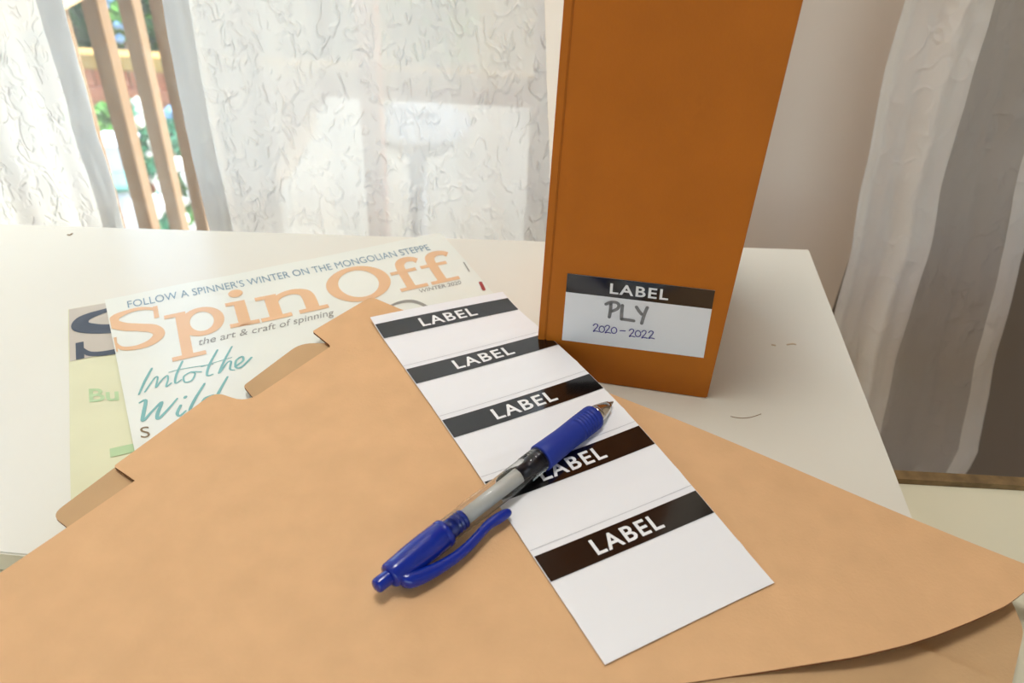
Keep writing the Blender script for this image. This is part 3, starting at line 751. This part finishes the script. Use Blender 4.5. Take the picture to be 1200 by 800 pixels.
# ================================================================== CURTAINS
def curtain(name, label, eL, eR, YL, YR, zb, zt, material, folds, amp, crinkle, hemL=0.0, hemR=0.0, hem_mat=None, seed=1, nu=110, nv=130, wig=0.003):
    """eL, eR: two photograph points on each side edge; the cloth is lofted between the two real edge lines"""
    def line(e, Y):
        a, b = PY(*e[0], Y), PY(*e[1], Y)
        s = (a.x-b.x)/(a.z-b.z); s = max(-0.35, min(0.35, s)); return lambda z: b.x+s*(max(min(z, DESK+0.4), DESK-0.25)-b.z)
    lL, lR = line(eL, YL), line(eR, YR)
    def pt(u, v, off=0.0):
        z = zb+(zt-zb)*v
        xl, xr = lL(z), lR(z)
        xl += wig*noise.noise(Vector((seed*3.1, z*14, 0))); xr += wig*noise.noise(Vector((seed*7.7, z*14, 4)))
        x = xl+(xr-xl)*u; w = abs(xr-xl)
        y = YL+(YR-YL)*u
        y += amp*math.sin(folds*2*math.pi*u+seed+0.5*math.sin(z*3+seed))+amp*0.4*math.sin(folds*5.1*math.pi*u+seed*2+z)
        y += crinkle*noise.fractal(Vector((x*28, z*22, seed*5.0)), 0.8, 2.1, 3)
        return Vector((x, y+off, z))
    # more rows where the curtain is seen
    rows = []
    for j in range(nv+1):
        t = j/nv; rows.append(t)
    zlo, zhi = DESK-0.25, DESK+0.20
    a0, a1 = (zlo-zb)/(zt-zb), (zhi-zb)/(zt-zb)
    rows = [a0*i/12 for i in range(12)]+[a0+(a1-a0)*i/nv for i in range(nv)]+[a1+(1-a1)*i/20 for i in range(21)]
    root = empty(name, pt(0.5, 0).to_tuple()); tag(root, label, 'curtain')
    def panel(nm, u0, u1, n_, off, material_):
        vs, fs = [], []
        for t in rows:
            for i in range(n_+1): vs.append(pt(u0+(u1-u0)*i/n_, t, off))
        for j in range(len(rows)-1):
            for i in range(n_):
                a = j*(n_+1)+i; fs.append((a, a+1, a+n_+2, a+n_+1))
        o = mesh(nm, vs, fs, material_, smooth=True); adopt(o, root)
    panel('cloth', 0, 1, nu, 0.0, material)
    if hemL: panel('hem', 0, hemL, 8, -0.0015, hem_mat)
    if hemR: panel('hem', 1-hemR, 1, 8, -0.0015, hem_mat)
    # rod pocket at the top
    vs, fs = [], []
    for i in range(nu+1):
        p = pt(i/nu, 1.0)
        for kk in range(8):
            a = 2*math.pi*kk/8; vs.append(Vector((p.x, p.y+0.014*math.cos(a), zt+0.014*math.sin(a))))
    for i in range(nu):
        for kk in range(8):
            a, b = i*8+kk, i*8+(kk+1) % 8; fs.append((a, b, b+8, a+8))
    adopt(mesh('rod_pocket', vs, fs, material, smooth=True), root)
    return root
YC = 0.585; ZR = DESK+0.42  # curtain tops kept low so open sky above them lights the desk
curtain('sheer_curtain', 'crinkled white sheer curtain at the left end of the window', [(-260, 0), (-120, 265)], [(70, 0), (144, 262)], YC, YC, 0.30, ZR, SHEER, 3, 0.003, 0.0016, 0, 0.075, HEM, 1, wig=0.004)
curtain('sheer_curtain', 'wide crinkled white sheer curtain between the window gap and the box', [(187, 0), (243, 264)], [(639, 0), (643, 275)], YC, YC, 0.30, ZR, SHEER, 4, 0.0035, 0.0016, 0.075, 0.0, HEM, 2, nu=150, wig=0.003)
curtain('side_curtain', 'doubled white curtain panel hanging right of the cardboard box', [(1053, 0), (980, 365)], [(1168, 0), (1036, 480)], 0.575, 0.555, 0.25, ZR, SHEER_D, 1.2, 0.004, 0.001, seed=5, wig=0.006)
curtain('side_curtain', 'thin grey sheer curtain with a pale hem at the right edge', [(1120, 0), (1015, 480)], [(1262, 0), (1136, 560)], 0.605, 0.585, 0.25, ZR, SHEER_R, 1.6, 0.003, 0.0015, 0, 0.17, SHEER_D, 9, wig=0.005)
rod = empty('curtain_rod', (-0.2, YC, ZR)); tag(rod, 'thin metal curtain rod, out of view, set low to let skylight in', 'curtain rod')
vs, fs = lathe([(-1.5, 0.006), (0.6, 0.006)], 16); adopt(mesh('rod', [(v[0], v[1]+YC-0.01, v[2]+ZR) for v in vs], fs, CHROME, smooth=True), rod)

# ================================================================== OUTSIDE
# railing running away from the house: balusters under a top rail
RX1 = PY(113, 0, 1.44).x; RZ = PY(77, 12, 1.30).z
rail = empty('deck_railing', (RX1, 1.5, DESK-1.0))
tag(rail, 'brown wooden deck railing with square balusters seen through the curtain gap', 'railing')
bal = box('baluster', (-0.030, 0, DESK-1.0), (0, 0.036, RZ), BALWOOD, None, 0.003)
ys = [1.44+0.131*(i-4) for i in range(11)]
for i, y in enumerate(ys):
    o = bal if i == 0 else bal.copy()
    if i: COL.objects.link(o)
    o.parent = rail; o.location = (0, y-1.5, -(DESK-1.0))
box('top_rail', (RX1-0.075, 0.83, RZ), (RX1+0.022, 2.9, RZ+0.04), DECKWOOD, rail, 0.004)
box('bottom_rail', (RX1-0.055, 0.83, DESK-0.93), (RX1-0.034, 2.9, DESK-0.86), DECKWOOD, rail)
# porch post seen faintly through the sheer cloth
pc = PY(432, 60, 1.56)
post = empty('porch_post', (pc.x, 1.56, DESK-1.0)); tag(post, 'reddish wooden porch post faintly seen behind the wide sheer curtain', 'post')
box('post_shaft', (pc.x-0.02, 1.54, DESK-1.0), (pc.x+0.02, 1.58, 2.3), FENCEW, post, 0.004)
box('post_foot', (pc.x-0.03, 1.53, DESK-1.0), (pc.x+0.03, 1.59, DESK-0.92), FENCEW, post, 0.004)
# white round garden table on the deck
tc_ = PY(488, 142, 1.85)
gt = empty('garden_table', (tc_.x, 1.85, DESK-1.0)); tag(gt, 'white round garden table on the deck behind the sheer curtain', 'table')
def lz(name, prof, loc, material, parent, seg=36):
    vs, fs = lathe(prof, seg, 'Z'); o = mesh(name, [Vector(v)+Vector(loc) for v in vs], fs, material, smooth=True); fix_normals(o); adopt(o, parent); return o
zt_ = tc_.z
lz('table_top', [(-0.03, 0.10), (-0.028, 0.125), (-0.005, 0.13), (0.0, 0.125), (0.0, 0.05)], (tc_.x, 1.85, zt_), WHITEOUT, gt)
lz('pedestal', [(DESK-1.0, 0.09), (DESK-0.985, 0.09), (DESK-0.97, 0.02), (zt_-0.03, 0.02)], (tc_.x, 1.85, 0), WHITEOUT, gt)

# fence
FY = 5.0
fz = PY(150, 80, FY).z; rz0 = PY(150, 62, FY).z
fence = empty('garden_fence', (-2.4, FY, GZ)); tag(fence, 'reddish brown board fence under a tan top rail at the back of the garden', 'fence')
fb = box('board', (-0.052, 0, 0), (0.052, 0.02, fz-GZ), FENCEW, None, 0.004)
for i in range(56):
    o = fb if i == 0 else fb.copy()
    if i: COL.objects.link(o)
    o.parent = fence; o.location = (-1.9+0.111*i, 0.006*(i % 2), 0)
box('top_rail', (-4.4, FY-0.06, fz), (1.9, FY+0.06, rz0), FENCERAIL, fence, 0.01)
box('rail', (-4.4, FY-0.035, fz-0.20), (1.9, FY-0.0, fz-0.12), FENCEW, fence, 0.006)
# a second run of fence turning towards the house on the right, lower yellow boards
# foliage
def foliage(name, centre, rad_, n_, size, material, parent, rnd):
    vs, fs = [], []
    for _ in range(n_):
        d = Vector((rnd.gauss(0, 1), rnd.gauss(0, 1), rnd.gauss(0, 1))).normalized()
        r = rnd.random()**0.45
        c = Vector((centre[0]+d.x*rad_[0]*r, centre[1]+d.y*rad_[1]*r, centre[2]+d.z*rad_[2]*r))
        q_ = Vector((rnd.gauss(0, 1), rnd.gauss(0, 1), rnd.gauss(0, 1)+1.0)).normalized()
        t = q_.cross(Vector((rnd.gauss(0, 1), rnd.gauss(0, 1), rnd.gauss(0, 1)))).normalized(); b = q_.cross(t)
        s = size*(0.6+0.8*rnd.random()); i0 = len(vs)
        vs += [c-t*s, c+b*s*0.45-q_*s*0.1, c+t*s, c-b*s*0.45-q_*s*0.1]
        fs.append((i0, i0+1, i0+2, i0+3))
    o = mesh(name, vs, fs, material); adopt(o, parent); return o
def plant(name, label, cat, base, centre, rad_, n_, size, material, seed, stem_r=0.02, blossom=None, nb=0, group=None):
    rnd = random.Random(seed)
    r = empty(name, base); tag(r, label, cat, group)
    foliage('foliage', centre, rad_, n_, size, material, r, rnd)
    vs, fs = lathe([(0, stem_r*1.3), (0.5, stem_r), (1.0, stem_r*0.5)], 10, 'Z')
    bvec = Vector(base); cv = Vector(centre)
    o = mesh('trunk', [bvec+(cv-bvec)*v[2]+Vector((v[0], v[1], 0)) for v in vs], fs, TRUNK, smooth=True); adopt(o, r)
    if blossom:
        bm = bmesh.new()
        for _ in range(nb):
            d = Vector((rnd.gauss(0, 1), -abs(rnd.gauss(0, 1)), rnd.gauss(0, 1)+0.5)).normalized()
            bmesh.ops.create_icosphere(bm, subdivisions=1, radius=size*(0.5+0.5*rnd.random()), matrix=Matrix.Translation(cv+Vector((d.x*rad_[0], d.y*rad_[1], d.z*rad_[2]))))
        me = bpy.data.meshes.new('blossoms'); bm.to_mesh(me); bm.free(); o = link('blossoms', me, blossom); adopt(o, r); o['kind'] = 'stuff'
    return r
def at(px, py, Y): return PY(px, py, Y)
def bush(label, px, py, Y, rx, rz_, n_, size, material, seed, blossom=None, nb=0):
    c = at(px, py, Y)
    return plant('garden_shrub', label, 'shrub', (c.x, c.y, GZ), c, (rx, rx*0.7, rz_), n_, size, material, seed, 0.02, blossom, nb, 'shrubs in the garden')
# dark trees behind the fence
for (px, py, Y, rx, rz_, n_, mt, sd, lab) in ((85, 20, 6.0, 0.40, 1.1, 1500, LEAF_B, 11, 'dark leafy tree behind the fence, left of the first baluster'),
                                     (150, 25, 7.3, 0.42, 0.9, 900, LEAF_A, 12, 'bright green tree behind the fence between the two balusters'),
                                     (215, 20, 6.0, 0.36, 1.1, 1500, LEAF_B, 13, 'dark leafy tree behind the fence beside the wide curtain'),
                                     (350, 5, 7.4, 0.8, 1.2, 2200, LEAF_B, 14, 'broad dark tree behind the wide sheer curtain'),
                                     (490, 12, 6.0, 0.42, 0.6, 900, LEAF_A, 15, 'bright green leafy tree glimpsed high through the sheer curtain'),
                                     (30, 0, 8.6, 0.6, 1.2, 1500, LEAF_B, 16, 'dark tree behind the left sheer curtain')):
    c = at(px, py, Y); plant('garden_tree', lab, 'tree', (c.x, c.y, GZ), c, (rx, 0.5, rz_), n_, 0.075, mt, sd, 0.07, group='trees beyond the fence')
bush('green shrub at the fence left of the first baluster', 116, 152, 4.4, 0.17, 0.15, 420, 0.05, LEAF_A, 21)
bush('blue-green shrub with white flowers between the balusters', 163, 165, 4.7, 0.15, 0.26, 420, 0.05, LEAF_C, 22, BLOSSOM, 22)
bush('blue-green shrub with pale blossoms beside the right baluster', 214, 160, 4.2, 0.14, 0.14, 300, 0.045, LEAF_C, 23, BLUEFLOWER, 10)
bush('low shrub full of white flowers beside the second baluster', 220, 240, 3.95, 0.14, 0.26, 420, 0.045, LEAF_A, 24, BLOSSOM, 40)
bush('low flowering shrub seen low between the balusters', 194, 258, 3.35, 0.09, 0.12, 300, 0.04, LEAF_C, 25, BLOSSOM, 18)
bush('blue flowering shrub behind the fence between the balusters', 140, 22, 5.35, 0.08, 0.14, 120, 0.04, LEAF_A, 26, BLUEFLOWER, 5)
# planter box and lidded bin
c0 = at(137, 188, 3.7)
pb = empty('planter_box', (c0.x, 3.7, GZ)); tag(pb, 'white upright planter box behind the first baluster', 'planter')
box('planter_body', (c0.x-0.07, 3.62, GZ), (c0.x+0.09, 3.78, c0.z+0.09), WHITEOUT, pb, 0.008)
box('planter_rim', (c0.x-0.08, 3.61, c0.z+0.09), (c0.x+0.10, 3.79, c0.z+0.115), WHITEOUT, pb, 0.006)
c1 = at(144, 211, 3.1)
bn = empty('garden_urn', (c1.x, 3.1, GZ)); tag(bn, 'white and teal garden urn with a teal rim low beside the baluster', 'urn')
lz('urn_body', [(GZ, 0.05), (GZ+0.03, 0.06), (c1.z-0.3, 0.085), (c1.z-0.02, 0.075)], (c1.x, 3.1, 0), WHITEOUT, bn, 24)
lz('urn_rim', [(c1.z-0.02, 0.07), (c1.z-0.015, 0.09), (c1.z+0.005, 0.09), (c1.z+0.01, 0.06)], (c1.x, 3.1, 0), TEALOUT, bn, 24)

# ================================================================== ADDED FILL LAMP (unseen, brightens desk and walls)
LX, LY = -0.10, 0.37
lamp = empty('fill_lamp', (LX, LY, 2.36)); tag(lamp, 'unseen round fill lamp added on the ceiling to brighten the board', 'lamp')
lz('fill_lamp_base', [(2.37, 0.20), (2.375, 0.215), (2.40, 0.215), (2.40, 0.05)], (LX, LY, 0), FRAME, lamp)
lo = bpy.data.objects.new('lamp_light', bpy.data.lights.new('lamp_light', 'AREA')); COL.objects.link(lo)
lo.data.shape = 'DISK'; lo.data.size = 0.38; lo.data.energy = 5.5; lo.data.color = (1.0, 1.0, 0.99)
lo.location = (0, 0, -0.005); lo.parent = lamp

# ================================================================== SMALL BITS
def hair(name, pts, r, material, label, cat):
    parts = stroke([(PZ(*p, 0).x, PZ(*p, 0).y) for p in pts], r, False, 6)
    bm = bmesh.new(); bv = [bm.verts.new((v[0], v[1], DESK+0.0003)) for v in parts[0]]
    for f_ in parts[1]: bm.faces.new([bv[i] for i in f_])
    r_ = bmesh.ops.extrude_face_region(bm, geom=bm.faces[:])
    bmesh.ops.translate(bm, verts=[g for g in r_['geom'] if isinstance(g, bmesh.types.BMVert)], vec=(0, 0, -0.0003))
    bmesh.ops.recalc_face_normals(bm, faces=bm.faces)
    me = bpy.data.meshes.new(name); bm.to_mesh(me); bm.free()
    return tag(link(name, me, material), label, cat)
hair('stray_hair', [(856, 488), (868, 490), (880, 489), (892, 485)], 0.0002, HAIRM, 'thin brown hair lying on the board right of the box', 'hair')
hair('crumb', [(79, 275), (82, 275.5), (85, 273.5)], 0.0012, BROWNP, 'tiny dark crumb on the board beside the left curtain', 'crumb')
hair('stain', [(904, 404), (909, 405)], 0.0012, STAIN, 'small brown stain on the board, left of the pair', 'stain')
hair('stain', [(922, 404), (929, 403), (933, 404)], 0.0010, STAIN, 'small brown stain on the board, right of the pair', 'stain')
